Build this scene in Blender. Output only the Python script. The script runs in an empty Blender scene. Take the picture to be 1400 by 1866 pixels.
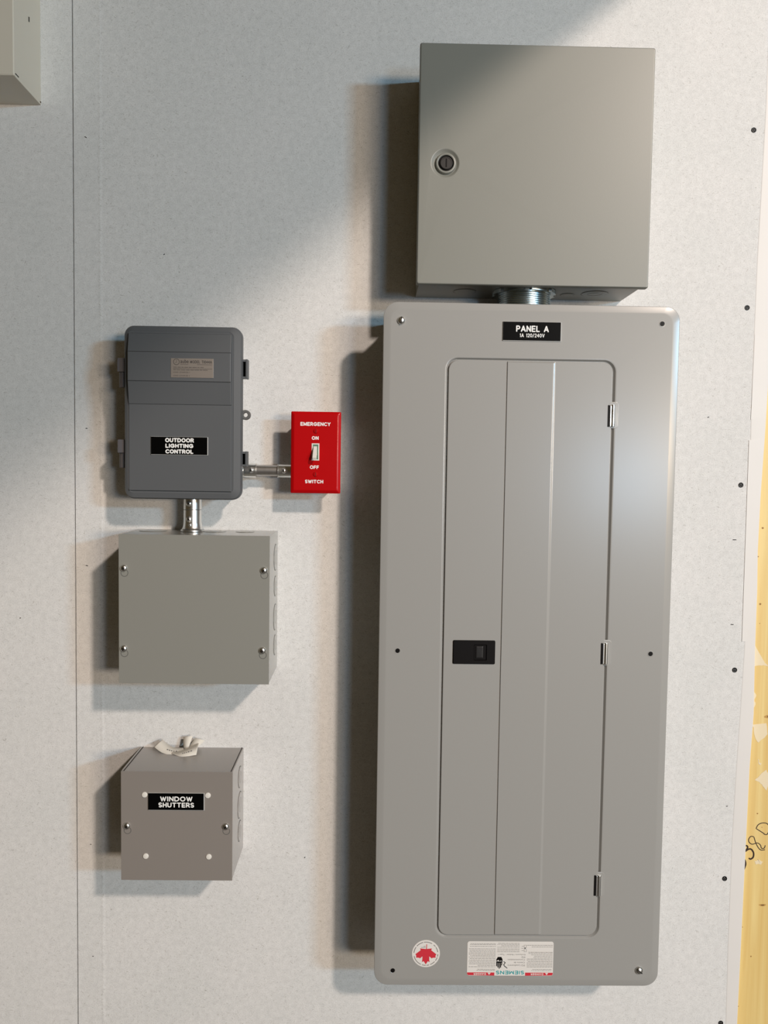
import bpy, bmesh, math, random
from mathutils import Vector, Matrix
S = 0.0254                      # everything below is measured in inches and stored in metres
SC = bpy.context.scene
COL = SC.collection
R = math.radians
def P3(x, d, z): return Vector((x*S, -d*S, z*S))      # x right, d out from the wall, z up (z=0 at eye height)

# ------------------------------------------------------------------ camera
cd = bpy.data.cameras.new('camera'); cam = bpy.data.objects.new('camera', cd); COL.objects.link(cam)
PITCH, YAW, ROLL, DIST, FPX = 0.05409, 0.01665, 0.01478, 47.265, 1489.1
fw = Vector((math.sin(YAW)*math.cos(PITCH), math.cos(YAW)*math.cos(PITCH), -math.sin(PITCH)))
rt = fw.cross(Vector((0, 0, 1))).normalized(); up = rt.cross(fw)
r2 = rt*math.cos(ROLL)+up*math.sin(ROLL); u2 = up*math.cos(ROLL)-rt*math.sin(ROLL)
m = Matrix((r2, u2, -fw)).transposed().to_4x4(); m.translation = P3(0, DIST, 0)
cam.matrix_world = m
cd.sensor_fit = 'HORIZONTAL'; cd.sensor_width = 36; cd.lens = 36*FPX/1400; cd.clip_start = 0.02
SC.camera = cam

# ------------------------------------------------------------------ light
W = bpy.data.worlds.new('room_air'); SC.world = W; W.use_nodes = True
W.node_tree.nodes['Background'].inputs[0].default_value = (1.0, 0.72, 0.32, 1)
W.node_tree.nodes['Background'].inputs[1].default_value = 0.052
def area(name, pos, aim, w, h, power, col):
    l = bpy.data.lights.new(name, 'AREA'); l.shape = 'RECTANGLE'; l.size = w*S; l.size_y = h*S
    l.energy = power; l.color = col
    o = bpy.data.objects.new(name, l); COL.objects.link(o)
    o.location = P3(*pos); o.rotation_euler = (P3(*aim)-P3(*pos)).to_track_quat('-Z', 'Y').to_euler()
    return o
area('ceiling_lamp_warm', (97, 160, 97), (0, 0, 0), 10, 10, 160, (1.0, 0.845, 0.735))
area('ceiling_lamp_cool', (140, 155, 34), (0, 0, 0), 22, 9, 78, (0.42, 0.74, 1.0))
area('doorway_light', (178, 300, 14), (0, 0, 0), 80, 28, 238, (1.0, 0.79, 0.57))
area('added_highlight_light', (62.2, 150, -1.2), (14, 4, 0), 14, 14, 16, (0.52, 0.75, 1.0))  # cool lamp added at the mirror position to make the panel highlight
SC.view_settings.view_transform = 'Standard'; SC.view_settings.look = 'None'
SC.view_settings.gamma = 1; SC.view_settings.exposure = 0.0; SC.view_settings.use_curve_mapping = False

# ------------------------------------------------------------------ materials
def mat(name, col, rough=0.5, metal=0.0, coat=0.0, bump=None, mottle=None, spec=0.5, coat_rough=0.2):
    m = bpy.data.materials.new(name); m.use_nodes = True; nt = m.node_tree; b = nt.nodes['Principled BSDF']
    b.inputs['Base Color'].default_value = (*col, 1); b.inputs['Roughness'].default_value = rough
    b.inputs['Metallic'].default_value = metal; b.inputs['Specular IOR Level'].default_value = spec
    b.inputs['Coat Weight'].default_value = coat; b.inputs['Coat Roughness'].default_value = coat_rough
    tc = nt.nodes.new('ShaderNodeTexCoord')
    if mottle:                                        # (scale, amount)
        n = nt.nodes.new('ShaderNodeTexNoise'); n.inputs['Scale'].default_value = mottle[0]; n.inputs['Detail'].default_value = 4
        nt.links.new(tc.outputs['Object'], n.inputs['Vector'])
        mx = nt.nodes.new('ShaderNodeMix'); mx.data_type = 'RGBA'
        mx.inputs[6].default_value = (*[c*(1-mottle[1]) for c in col], 1); mx.inputs[7].default_value = (*[min(1, c*(1+mottle[1])) for c in col], 1)
        nt.links.new(n.outputs['Fac'], mx.inputs[0]); nt.links.new(mx.outputs[2], b.inputs['Base Color'])
    if bump:                                          # (scale, distance)
        n = nt.nodes.new('ShaderNodeTexNoise'); n.inputs['Scale'].default_value = bump[0]; n.inputs['Detail'].default_value = 2
        nt.links.new(tc.outputs['Object'], n.inputs['Vector'])
        bp = nt.nodes.new('ShaderNodeBump'); bp.inputs['Strength'].default_value = 1; bp.inputs['Distance'].default_value = bump[1]
        nt.links.new(n.outputs['Fac'], bp.inputs['Height']); nt.links.new(bp.outputs['Normal'], b.inputs['Normal'])
    return m
def wall_material():
    m = bpy.data.materials.new('speckled_wallboard'); m.use_nodes = True; nt = m.node_tree; b = nt.nodes['Principled BSDF']; L = nt.links
    b.inputs['Roughness'].default_value = 0.75; b.inputs['Specular IOR Level'].default_value = 0.25
    tc = nt.nodes.new('ShaderNodeTexCoord')
    def noise(scale, det, vec=None, rough=0.5):
        n = nt.nodes.new('ShaderNodeTexNoise'); n.inputs['Scale'].default_value = scale; n.inputs['Detail'].default_value = det
        n.inputs['Roughness'].default_value = rough; L.new(vec or tc.outputs['Object'], n.inputs['Vector']); return n.outputs['Fac']
    def ramp(fac, stops):
        r = nt.nodes.new('ShaderNodeValToRGB'); e = r.color_ramp.elements
        e[0].position, e[0].color = stops[0]; e[1].position, e[1].color = stops[1]
        L.new(fac, r.inputs['Fac']); return r.outputs['Color']
    def mul(a, c):
        x = nt.nodes.new('ShaderNodeMix'); x.data_type = 'RGBA'; x.blend_type = 'MULTIPLY'; x.inputs[0].default_value = 1
        L.new(a, x.inputs[6]); L.new(c, x.inputs[7]); return x.outputs[2]
    base = ramp(noise(9, 5), [(0.3, (0.79, 0.79, 0.775, 1)), (0.7, (0.835, 0.825, 0.81, 1))])
    mott = ramp(noise(120, 5, None, 0.65), [(0.34, (0.90, 0.90, 0.90, 1)), (0.62, (1, 1, 1, 1))])
    grain = ramp(noise(620, 3), [(0.3, (0.84, 0.84, 0.83, 1)), (0.55, (1, 1, 1, 1))])
    outs = mul(mul(base, mott), grain)
    for ang, seed in ((0.5, 0), (-0.9, 3.0), (1.7, 7.0)):             # short dark paper fibres lying in three directions
        mp = nt.nodes.new('ShaderNodeMapping'); mp.inputs['Rotation'].default_value = (0, ang, 0)
        mp.vector_type = 'TEXTURE'; mp.inputs['Location'].default_value = (seed, seed, 0); mp.inputs['Scale'].default_value = (1, 1, 4.2)
        L.new(tc.outputs['Object'], mp.inputs['Vector'])
        outs = mul(outs, ramp(noise(560, 1, mp.outputs['Vector']), [(0.25, (0.78, 0.77, 0.75, 1)), (0.32, (1, 1, 1, 1))]))
    L.new(outs, b.inputs['Base Color'])
    return m
def wood_material():
    m = bpy.data.materials.new('pine_plywood'); m.use_nodes = True; nt = m.node_tree; b = nt.nodes['Principled BSDF']; L = nt.links
    b.inputs['Roughness'].default_value = 0.5
    tc = nt.nodes.new('ShaderNodeTexCoord'); mp = nt.nodes.new('ShaderNodeMapping'); mp.inputs['Scale'].default_value = (60, 60, 2.2)
    L.new(tc.outputs['Object'], mp.inputs['Vector'])
    n = nt.nodes.new('ShaderNodeTexNoise'); n.inputs['Scale'].default_value = 1.3; n.inputs['Detail'].default_value = 5; n.inputs['Distortion'].default_value = 0.6
    L.new(mp.outputs['Vector'], n.inputs['Vector'])
    r = nt.nodes.new('ShaderNodeValToRGB'); e = r.color_ramp.elements
    e[0].position = 0.25; e[0].color = (0.74, 0.50, 0.165, 1); e[1].position = 0.7; e[1].color = (0.85, 0.66, 0.28, 1)
    L.new(n.outputs['Fac'], r.inputs['Fac']); L.new(r.outputs['Color'], b.inputs['Base Color'])
    return m
WALL = wall_material(); WOOD = wood_material()
SEAMDK = mat('seam_dark', (0.02, 0.016, 0.012), 0.9)
WHITEP = mat('smooth_white_paper', (0.80, 0.775, 0.745), 0.5, mottle=(12, 0.03))
PANEL = mat('grey_enamel', (0.350, 0.345, 0.328), 0.46, coat=0.8, bump=(700, 0.000025), coat_rough=0.24, spec=0.25)
GREEN = mat('grey_green_enamel', (0.248, 0.250, 0.220), 0.42, coat=0.25, bump=(900, 0.00003), coat_rough=0.32)
BIG = mat('ansi_grey_paint', (0.282, 0.280, 0.252), 0.45, coat=1.0, bump=(1200, 0.00001), coat_rough=0.22)
SMALL = mat('warm_grey_paint', (0.272, 0.245, 0.222), 0.45, coat=1.0, bump=(1200, 0.00001), coat_rough=0.22)
KNOCK = mat('knockout_groove', (0.10, 0.10, 0.095), 0.5)
PLAST = mat('charcoal_plastic', (0.106, 0.113, 0.120), 0.5, bump=(2500, 0.00004))
PLAST2 = mat('grey_plastic_hinge', (0.115, 0.110, 0.118), 0.40)
BLACK = mat('black_plastic', (0.006, 0.005, 0.005), 0.45, spec=0.15)
LABELB = mat('black_laminate', (0.002, 0.002, 0.002), 0.35, spec=0.08)
SILVER = mat('laminate_edge', (0.62, 0.62, 0.60), 0.4)
WHITE = mat('white_ink', (0.9, 0.9, 0.88), 0.6)
CHROME = mat('zinc_plated_steel', (0.86, 0.86, 0.84), 0.30, metal=1.0)
ZINC = mat('galvanised_steel', (0.60, 0.58, 0.56), 0.38, metal=1.0, mottle=(150, 0.15))
ZINCB = mat('blue_zinc_steel', (0.55, 0.62, 0.64), 0.26, metal=1.0)
REDP = mat('glossy_red_plastic', (0.50, 0.002, 0.004), 0.40, coat=0.3, coat_rough=0.10, spec=0.12)
IVORY = mat('white_toggle_plastic', (0.82, 0.79, 0.73), 0.35)
GREENL = mat('green_slot_edge', (0.10, 0.22, 0.14), 0.5)
PLATE = mat('brushed_nameplate', (0.46, 0.41, 0.37), 0.4, metal=0.65)
INKD = mat('dark_ink', (0.035, 0.032, 0.03), 0.7)
INKG = mat('grey_print', (0.22, 0.21, 0.20), 0.7)
STICK = mat('white_sticker', (0.80, 0.77, 0.73), 0.5)
STRED = mat('red_print', (0.66, 0.03, 0.05), 0.5)
TEAL = mat('teal_print', (0.01, 0.34, 0.36), 0.5)
BEIGE = mat('beige_enamel', (0.74, 0.68, 0.57), 0.5, mottle=(20, 0.03))
PAPER = mat('cream_paper', (0.74, 0.70, 0.62), 0.7)
CREAMT = mat('torn_cream_paper', (0.84, 0.72, 0.50), 0.7)
KNOT = mat('brown_knot', (0.16, 0.07, 0.02), 0.6)
KNOTL = mat('knot_halo', (0.52, 0.30, 0.08), 0.6)
MARKER = mat('marker_ink', (0.025, 0.012, 0.008), 0.5)
SCREWB = mat('black_phosphate', (0.012, 0.012, 0.012), 0.5, spec=0.3)
CONC = mat('concrete_floor', (0.06, 0.05, 0.04), 0.7, mottle=(3, 0.15))
BLOCKER = mat('blocker_paint', (0.45, 0.43, 0.40), 0.6, mottle=(5, 0.05))  # for the added light blocker overhead

# ------------------------------------------------------------------ mesh helpers (coordinates in inches: x, d, z)
class MB:
    def __init__(self): self.bm = bmesh.new(); self.mats = []
    def mi(self, m):
        if m is None: return 0
        if m not in self.mats: self.mats.append(m)
        return self.mats.index(m)
    def v(self, x, d, z): return self.bm.verts.new((x, -d, z))
    def face(self, vs, mi=0):
        try: f = self.bm.faces.new(vs); f.material_index = mi; return f
        except ValueError: return None
    def box(self, x0, x1, d0, d1, z0, z1, bev=0.0, mi=0, seg=2):
        g = bmesh.new(); bmesh.ops.create_cube(g, size=1)
        for v in g.verts:
            v.co = Vector(((x0+x1)/2+v.co.x*(x1-x0), -(d0+d1)/2+v.co.y*(d1-d0), (z0+z1)/2+v.co.z*(z1-z0)))
        if bev: bmesh.ops.bevel(g, geom=g.edges[:], offset=bev, segments=seg, affect='EDGES', profile=0.5)
        self.add(g, mi); return self
    def add(self, g, mi=0):
        mp = {v: self.bm.verts.new(v.co) for v in g.verts}
        for f in g.faces:
            nf = self.bm.faces.new([mp[v] for v in f.verts]); nf.material_index = mi
        g.free()
    def loop(self, pts): return [self.v(*p) for p in pts]
    def loft(self, loops, first=False, last=False, mi=0):
        L = [self.loop(l) for l in loops]; n = len(L[0])
        for a, b in zip(L, L[1:]):
            for i in range(n): self.face([a[i], a[(i+1) % n], b[(i+1) % n], b[i]], mi)
        if first: self.face(L[0][::-1], mi)
        if last: self.face(L[-1], mi)
        return self
    def lathe(self, axis, c, prof, n=32, mi=0, caps=True):   # prof = [(r, h)...] along the axis from c
        loops = []
        for r, h in prof:
            l = []
            for k in range(n):
                a = 2*math.pi*k/n; u, w = r*math.cos(a), r*math.sin(a)
                l.append({'d': (c[0]+u, c[1]+h, c[2]+w), 'x': (c[0]+h, c[1]+u, c[2]+w), 'z': (c[0]+u, c[1]+w, c[2]+h)}[axis])
            loops.append(l)
        return self.loft(loops, caps, caps, mi)
    def poly(self, pts, d0, d1, mi=0):                         # prism from an outline in (x, z)
        a = self.loop([(x, d0, z) for x, z in pts]); b = self.loop([(x, d1, z) for x, z in pts]); n = len(a)
        for i in range(n): self.face([a[i], a[(i+1) % n], b[(i+1) % n], b[i]], mi)
        self.face(a[::-1], mi); self.face(b, mi); return self
    def build(self, name, m, parent=None, org=(0, 0, 0), smooth=True):
        bm = self.bm; bmesh.ops.recalc_face_normals(bm, faces=bm.faces[:])
        o3 = Vector((org[0], -org[1], org[2]))
        for v in bm.verts: v.co = (v.co-o3)*S
        me = bpy.data.meshes.new(name); bm.to_mesh(me); bm.free()
        for x in (m if isinstance(m, (list, tuple)) else [m]): me.materials.append(x)
        if smooth:
            me.polygons.foreach_set('use_smooth', [True]*len(me.polygons)); me.set_sharp_from_angle(angle=R(32))
        o = bpy.data.objects.new(name, me); COL.objects.link(o)
        if smooth:
            wn = o.modifiers.new('face_weighted_normals', 'WEIGHTED_NORMAL'); wn.keep_sharp = True; wn.weight = 80
        if parent: o.parent = parent
        else: o.location = P3(*org)
        return o
def rr(x0, x1, z0, z1, r, d, n=6):
    pts = []
    for cx, cz, a0 in ((x1-r, z1-r, 0), (x0+r, z1-r, 90), (x0+r, z0+r, 180), (x1-r, z0+r, 270)):
        for k in range(n+1):
            a = R(a0+90*k/n); pts.append((cx+r*math.cos(a), d, cz+r*math.sin(a)))
    return pts
def tag(o, label, cat, group=None, kind=None):
    if label: o['label'] = label
    if cat: o['category'] = cat
    if group: o['group'] = group
    if kind: o['kind'] = kind
    return o
def thing(name, label, cat, org, group=None):
    o = bpy.data.objects.new(name, None); COL.objects.link(o); o.location = P3(*org); o.empty_display_size = 0.03
    return tag(o, label, cat, group)
def copy_tree(o, parent=None):
    c = o.copy(); COL.objects.link(c); c.parent = parent
    for ch in list(o.children): copy_tree(ch, c)
    return c

# lettering: printed (built-in font) and engraved (round-ended strokes), fitted to a box x0..x1, z0..z1 on depth d
def ftext(s, x0, x1, z0, z1, d, m, parent, org, flip=False, bold=0.0, name='lettering', thick=0.004):
    c = bpy.data.curves.new('t', 'FONT'); c.body = s; c.size = 1; c.offset = bold; c.resolution_u = 3
    t = bpy.data.objects.new('t', c); COL.objects.link(t); bpy.context.view_layer.update()
    me = bpy.data.meshes.new_from_object(t.evaluated_get(bpy.context.evaluated_depsgraph_get()))
    bpy.data.objects.remove(t); bpy.data.curves.remove(c)
    bm = bmesh.new(); bm.from_mesh(me); bpy.data.meshes.remove(me)
    xs = [v.co.x for v in bm.verts]; ys = [v.co.y for v in bm.verts]
    ax, bx, ay, by = min(xs), max(xs), min(ys), max(ys)
    for v in bm.verts:
        u = (v.co.x-ax)/(bx-ax); w = (v.co.y-ay)/(by-ay)
        if flip: u, w = 1-u, 1-w
        v.co = Vector((x0+u*(x1-x0), -(d+thick), z0+w*(z1-z0)))
    q = MB(); q.bm.free(); q.bm = bm
    return q.build(name, m, parent, org, smooth=False)
def arc(cx, cy, rx, ry, a0, a1, n=12): return [(cx+rx*math.cos(R(a0+(a1-a0)*k/n)), cy+ry*math.sin(R(a0+(a1-a0)*k/n))) for k in range(n+1)]
GL = {'O': (.92, [arc(.46, .5, .46, .5, 0, 360, 20)]), 'C': (.8, [arc(.46, .5, .46, .5, 48, 312, 16)]),
 'G': (.88, [arc(.46, .5, .46, .5, 45, 330, 16)+[(.86, .46), (.52, .46)]]),
 'D': (.8, [[(0, 0), (0, 1), (.3, 1)]+arc(.3, .5, .5, .5, 90, -90, 12)+[(0, 0)]]),
 'A': (.8, [[(0, 0), (.4, 1), (.8, 0)], [(.14, .3), (.66, .3)]]), 'N': (.72, [[(0, 0), (0, 1), (.72, 0), (.72, 1)]]),
 'P': (.62, [[(0, 0), (0, 1), (.34, 1)]+arc(.34, .73, .27, .27, 90, -90, 8)+[(0, .46)]]),
 'R': (.66, [[(0, 0), (0, 1), (.34, 1)]+arc(.34, .73, .27, .27, 90, -90, 8)+[(0, .46)], [(.34, .46), (.66, 0)]]),
 'E': (.58, [[(.58, 1), (0, 1), (0, 0), (.58, 0)], [(0, .5), (.52, .5)]]), 'L': (.52, [[(0, 1), (0, 0), (.52, 0)]]),
 'T': (.7, [[(0, 1), (.7, 1)], [(.35, 1), (.35, 0)]]), 'I': (.02, [[(.01, 0), (.01, 1)]]), 'H': (.68, [[(0, 0), (0, 1)], [(.68, 0), (.68, 1)], [(0, .5), (.68, .5)]]),
 'U': (.72, [[(0, 1), (0, .36)]+arc(.36, .36, .36, .36, 180, 360, 10)+[(.72, 1)]]), 'V': (.74, [[(0, 1), (.37, 0), (.74, 1)]]),
 'W': (1.06, [[(0, 1), (.27, 0), (.53, .92), (.79, 0), (1.06, 1)]]),
 'S': (.58, [arc(.29, .74, .29, .26, 40, 270, 10)+arc(.29, .24, .29, .24, 90, -140, 10)]),
 'M': (.86, [[(0, 0), (0, 1), (.43, .12), (.86, 1), (.86, 0)]]), 'Y': (.72, [[(0, 1), (.36, .46), (.72, 1)], [(.36, .46), (.36, 0)]]), 'F': (.56, [[(.56, 1), (0, 1), (0, 0)], [(0, .5), (.48, .5)]]),
 '1': (.2, [[(0, .82), (.16, 1), (.16, 0)]]), '2': (.56, [arc(.28, .72, .28, .28, 165, -25, 10)+[(0, 0), (.56, 0)]]),
 '4': (.62, [[(.46, 0), (.46, 1), (0, .3), (.62, .3)]]), '0': (.62, [arc(.31, .5, .31, .5, 0, 360, 18)]), '/': (.4, [[(0, -.05), (.4, 1.05)]]), ' ': (.35, [])}
def stroke_mesh(mb, lines, wid, d, mi=0, n=5, step=0.00008):
    k = len(mb.bm.faces)
    for ln in lines:
        for (ax, az), (bx, bz) in zip(ln, ln[1:]):
            L = math.hypot(bx-ax, bz-az)
            if L < 1e-6: continue
            a = math.atan2(bz-az, bx-ax); h = wid/2; pts = []
            for c0, s0 in (((bx, bz), -90), ((ax, az), 90)):
                for i in range(n+1):
                    t = a+R(s0+180*i/n); pts.append((c0[0]+h*math.cos(t), c0[1]+h*math.sin(t)))
            mb.face([mb.v(x, d+0.004+step*(k % 90), z) for x, z in pts], mi); k += 1
def etext(s, x0, x1, z0, z1, d, m, parent, org, wid, track=0.38, name='lettering', flip=False):
    x = 0; lines = []
    for ch in s:
        w, st = GL[ch]
        for l in st: lines.append([(x+px, py) for px, py in l])
        x += w+track
    tot = x-track; h = wid/2
    X = lambda u: x0+h+(x1-x0-wid)*(1-u/tot if flip else u/tot); Z = lambda v: z0+h+(z1-z0-wid)*(1-v if flip else v)
    mb = MB(); stroke_mesh(mb, [[(X(a), Z(b)) for a, b in l] for l in lines], wid, d)
    return mb.build(name, m, parent, org, smooth=False)
def label_plate(x0, x1, z0, z1, d, parent, org, texts, wid):
    p = MB().box(x0, x1, d, d+0.055, z0, z1, 0.012).build('label_plate', SILVER, parent, org)
    p['label'] = 'black engraved label with white lettering'
    MB().box(x0+.010, x1-.030, d+.03, d+0.060, z0+.020, z1-.010).build('label_face', LABELB, p, org)
    for s, fx0, fx1, fz0, fz1, w in texts:
        etext(s, x0+(x1-x0)*fx0, x0+(x1-x0)*fx1, z1-(z1-z0)*fz1, z1-(z1-z0)*fz0, d+.060, WHITE, p, org, w)
    return p
def pan_screw(name, x, d, z, r, parent, org, ang=0.4, slot='cross', m=CHROME):
    s = MB().lathe('d', (x, d, z), [(r*.96, 0), (r, r*.12), (r*.92, r*.38), (r*.68, r*.62), (r*.34, r*.72), (r*.02, r*.75)], 20).build(name, m, parent, org)
    q = MB()
    for a in ((ang, ang+math.pi/2) if slot == 'cross' else (ang,)):
        l = r*(.46 if slot == 'cross' else .86); w = r*.11; c, sn = math.cos(a), math.sin(a)
        q.poly([(x+c*l-sn*w, z+sn*l+c*w), (x-c*l-sn*w, z-sn*l+c*w), (x-c*l+sn*w, z-sn*l-c*w), (x+c*l+sn*w, z+sn*l-c*w)], d+r*.30, d+r*.765)
    q.build('recess', BLACK if slot == 'cross' else SCREWB, s if parent is not s else parent, org); return s
def ring_groove(mb, axis, c, r, w, mi=0, n=36, a0=0, a1=360, lift=.006):
    def P(rad, a):
        u, v = rad*math.cos(R(a)), rad*math.sin(R(a))
        return {'d': (c[0]+u, c[1]+lift, c[2]+v), 'x': (c[0]+lift, c[1]+u, c[2]+v), 'z+': (c[0]+u, c[1]+v, c[2]+lift), 'z-': (c[0]+u, c[1]+v, c[2]-lift)}[axis]
    for k in range(n):
        a, b = a0+(a1-a0)*k/n, a0+(a1-a0)*(k+1)/n
        mb.face([mb.v(*P(r-w/2, a)), mb.v(*P(r+w/2, a)), mb.v(*P(r+w/2, b)), mb.v(*P(r-w/2, b))], mi)
def knockout(axis, c, r, parent, org, m, inner=True, tabs=True):
    """punched disc slightly proud of the sheet inside a pressed groove"""
    q = MB()
    ax = {'x': 'x', 'z+': 'z', 'z-': 'z', 'd': 'd'}[axis]; sg = -1 if axis == 'z-' else 1
    q.lathe(ax, c, [(r-.01, -.02*sg), (r-.01, .008*sg), (r-.04, .028*sg), (r*.60, .028*sg), (r*.60-.025, .012*sg), (r*.60-.06, .012*sg), (r*.60-.09, .03*sg), (.01, .03*sg)] if inner else
            [(r-.01, -.02*sg), (r-.01, .008*sg), (r-.04, .028*sg), (.01, .028*sg)], 36)
    k = q.build('knockout', m, parent, org)
    g = MB(); ring_groove(g, axis, c, r+.015, .045, a0=12, a1=168); ring_groove(g, axis, c, r+.015, .045, a0=192, a1=348)
    g.build('knockout_groove', KNOCK, k, org); return k

# ------------------------------------------------------------------ the setting
XT, ZB, ZT = 21.9, -52.0, 62.0
rnd = random.Random(4)
def wall_sheet(name, x0, x1, ridge=None, ticks=()):
    q = MB()
    xs = [x0, x1]
    if ridge: xs = [x0, ridge-.16, ridge-.05, ridge+.06, ridge+.18, x1]
    dd = {0: 0, 1: 0, 2: .022, 3: .018, 4: -.008, 5: 0}
    zs = [ZB+(ZT-ZB)*k/40 for k in range(41)]
    g = [[q.v(x+(rnd.uniform(-.004, .004) if ridge and 0 < i < len(xs)-1 else 0), (dd[i] if ridge and 0 < i < len(xs)-1 else 0), z) for i, x in enumerate(xs)] for z in zs]
    for a, b in zip(g, g[1:]):
        for i in range(len(xs)-1): q.face([a[i], a[i+1], b[i+1], b[i]])
    bk = [[q.v(x, -.5, z) for x in (x0, x1)] for z in (ZB, ZT)]
    q.face([bk[0][0], bk[0][1], bk[1][1], bk[1][0]])
    q.face([bk[0][0], bk[1][0]]+[g[i][0] for i in range(40, -1, -1)]); q.face([bk[0][1], bk[1][1]]+[g[i][-1] for i in range(40, -1, -1)])
    q.face([bk[1][0], bk[1][1]]+g[-1][::-1]); q.face([bk[0][0], bk[0][1]]+g[0][::-1])
    for x, z, l, a in ticks: stroke_mesh(q, [[(x-l*math.cos(a), z-l*math.sin(a)), (x+l*math.cos(a), z+l*math.sin(a))]], .045, 0, 1)
    o = q.build(name, [WALL, SEAMDK], None, (0, 0, 0)); tag(o, None, None, kind='structure'); return o
wall_sheet('wall_left', -60, -17.045, ticks=[(-20.2, -9, .02, .4)])
wall_sheet('wall_center', -16.975, 22.48, ridge=-15.5, ticks=[(-16.3, 18.3, .05, -.5), (-16.33, 2.0, .035, 0), (-16.35, -5.9, .05, -.2), (-16.2, -22.4, .02, 0), (-16.1, -29.2, .02, 0), (-11.9, 11.9, .03, .6),
    (-3.6, -23.1, .025, 1.0), (3.9+15.6, 3.2, .03, .4), (21.3, -3.9, .09, 0), (21.35, -8.9, .07, 0), (21.45, -19.8, .03, 0)])
tag(MB().box(-60, 60, -2.2, -2.0, ZB, ZT).build('wall_back', SEAMDK, None), None, None, kind='structure')
tag(MB().box(-18.6, -15.4, -1.9, -.55, ZB, ZT).build('trim_1', SEAMDK, None), None, None, kind='structure')      # stud behind the seam
# smooth white tape band along the cut right edge of the board
edge_r = [(ZT, 22.6), (25, 22.75), (21, 22.85), (20.3, 22.95), (12, 22.97), (5.2, 22.92), (2.5, 22.86), (-1.2, 22.74), (-4.5, 22.70), (-7, 22.76), (-10.5, 22.77), (-14.2, 22.84), (-17.5, 22.72), (-22, 22.68), (-27.6, 22.63), (-33.3, 22.58), (ZB, 22.5)]
edge_l = lambda z: 22.05-.10*math.sin(z*.21)-(.02*max(0, -z-10)*.5)
q = MB()
A = []
for z, x in edge_r:
    A.append((q.v(edge_l(z), .002, z), q.v(edge_l(z)+.05, .022, z), q.v(x-.03, .026, z), q.v(x, .0, z), q.v(x, -.49, z)))
for a, b in zip(A, A[1:]):
    for i in range(4): q.face([a[i], a[i+1], b[i+1], b[i]])
tag(q.build('trim_2', WHITEP, None), None, None, kind='structure')
q = MB(); q.poly([(21.92, 1.9), (22.72, 2.0), (22.66, -9.0), (22.25, -9.2), (22.2, -9.9), (21.96, -9.9)], .0, .030)
q.poly([(22.02, 8.0), (22.7, 7.6), (22.74, 3.2), (21.98, 3.1)], .0, .029)
tag(q.build('trim_3', WHITEP, None), None, None, kind='structure')
tag(MB().box(-80, 240, -2.2, 330, ZB-2, ZB).build('floor', CONC, None), None, None, kind='structure')
# unseen beam-shaped blocker, added to keep the warm lamp off the upper left
tag(MB().box(10, 24, .05, 85, 35.1, 52, .2).build('light_blocker', BLOCKER, None), None, None, kind='structure')

# ------------------------------------------------------------------ plywood at the right
org = (24, -.6, -30)
t = thing('plywood_sheet', 'yellow pine plywood sheet exposed at right edge behind the wallboard', 'plywood', (28, -.6, ZB))
org = (28, -.6, ZB)
MB().box(22.3, 46, -1.9, -.5, ZB, ZT-2).build('board', WOOD, t, org)
D = -.5
def wz(px, py): return (22.92+(px-1365)*.0323+(py-1585)*.0013, -23.67-(py-1585)*.0321)
for px, py, r in ((1398.5, 948, .07), (1390, 1001, .05), (1394, 1089, .075), (1393, 1125, .03), (1388.5, 1484.5, .05), (1398, 1661, .13), (1376, 1761, .05), (1352, 1859, .035), (1397, 1511, .03), (1360, 1704, .03), (1412, 1300, .2)):
    x, z = wz(px, py)
    q = MB()
    ring = [(x+r*rnd.uniform(.75, 1.15)*math.cos(2*math.pi*k/12)*(1.8 if r > .1 else 1), z+r*rnd.uniform(.7, 1.1)*math.sin(2*math.pi*k/12)*(.55 if r > .1 else 1)) for k in range(12)]
    q.poly(ring, D-.02, D+.003); k_ = q.build('knot', KNOTL, t, org, smooth=False)
    MB().poly([(x+(a-x)*.5, z+(b-z)*.5) for a, b in ring], D-.02, D+.005).build('knot_center', KNOT, k_, org, smooth=False)
hw = [[(1360, 1573), (1364.5, 1574), (1366.3, 1581), (1365, 1587), (1362.5, 1593)], [(1361, 1554), (1363, 1547.5), (1368, 1546.5), (1370, 1550), (1366, 1557)],
      [(1366, 1557), (1372, 1553), (1377, 1553.5), (1381, 1560), (1380.5, 1568), (1376, 1572), (1373, 1571)],
      [(1381, 1529), (1376, 1528.5), (1372, 1534), (1373, 1540), (1379, 1543.5), (1388, 1541), (1394, 1545), (1396, 1551), (1401, 1551), (1403, 1546)],
      [(1382, 1530), (1385, 1540), (1390, 1550), (1395, 1554.5), (1402, 1554)], [(1387, 1514), (1401, 1523)], [(1386, 1513), (1390, 1506), (1398, 1502.5), (1407, 1504), (1411, 1513), (1407, 1524), (1401, 1524)]]
def smooth2(P, K=5):
    out = []; n = len(P)
    for i in range(n-1):
        p0, p1, p2, p3 = [P[max(0, min(n-1, j))] for j in (i-1, i, i+1, i+2)]
        for k in range(K):
            u = k/K; out.append(tuple(.5*(2*p1[a]+(p2[a]-p0[a])*u+(2*p0[a]-5*p1[a]+4*p2[a]-p3[a])*u*u+(3*p1[a]-p0[a]-3*p2[a]+p3[a])*u**3) for a in (0, 1)))
    return out+[P[-1]]
q = MB(); stroke_mesh(q, [[wz(*p) for p in smooth2(l)] for l in hw[:3]], .095, D, n=4); stroke_mesh(q, [[wz(*p) for p in smooth2(l)] for l in hw[3:]], .05, D+.001, n=4)
q.build('handwriting', MARKER, t, org)['label'] = 'dark marker handwriting 538D'
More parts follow.
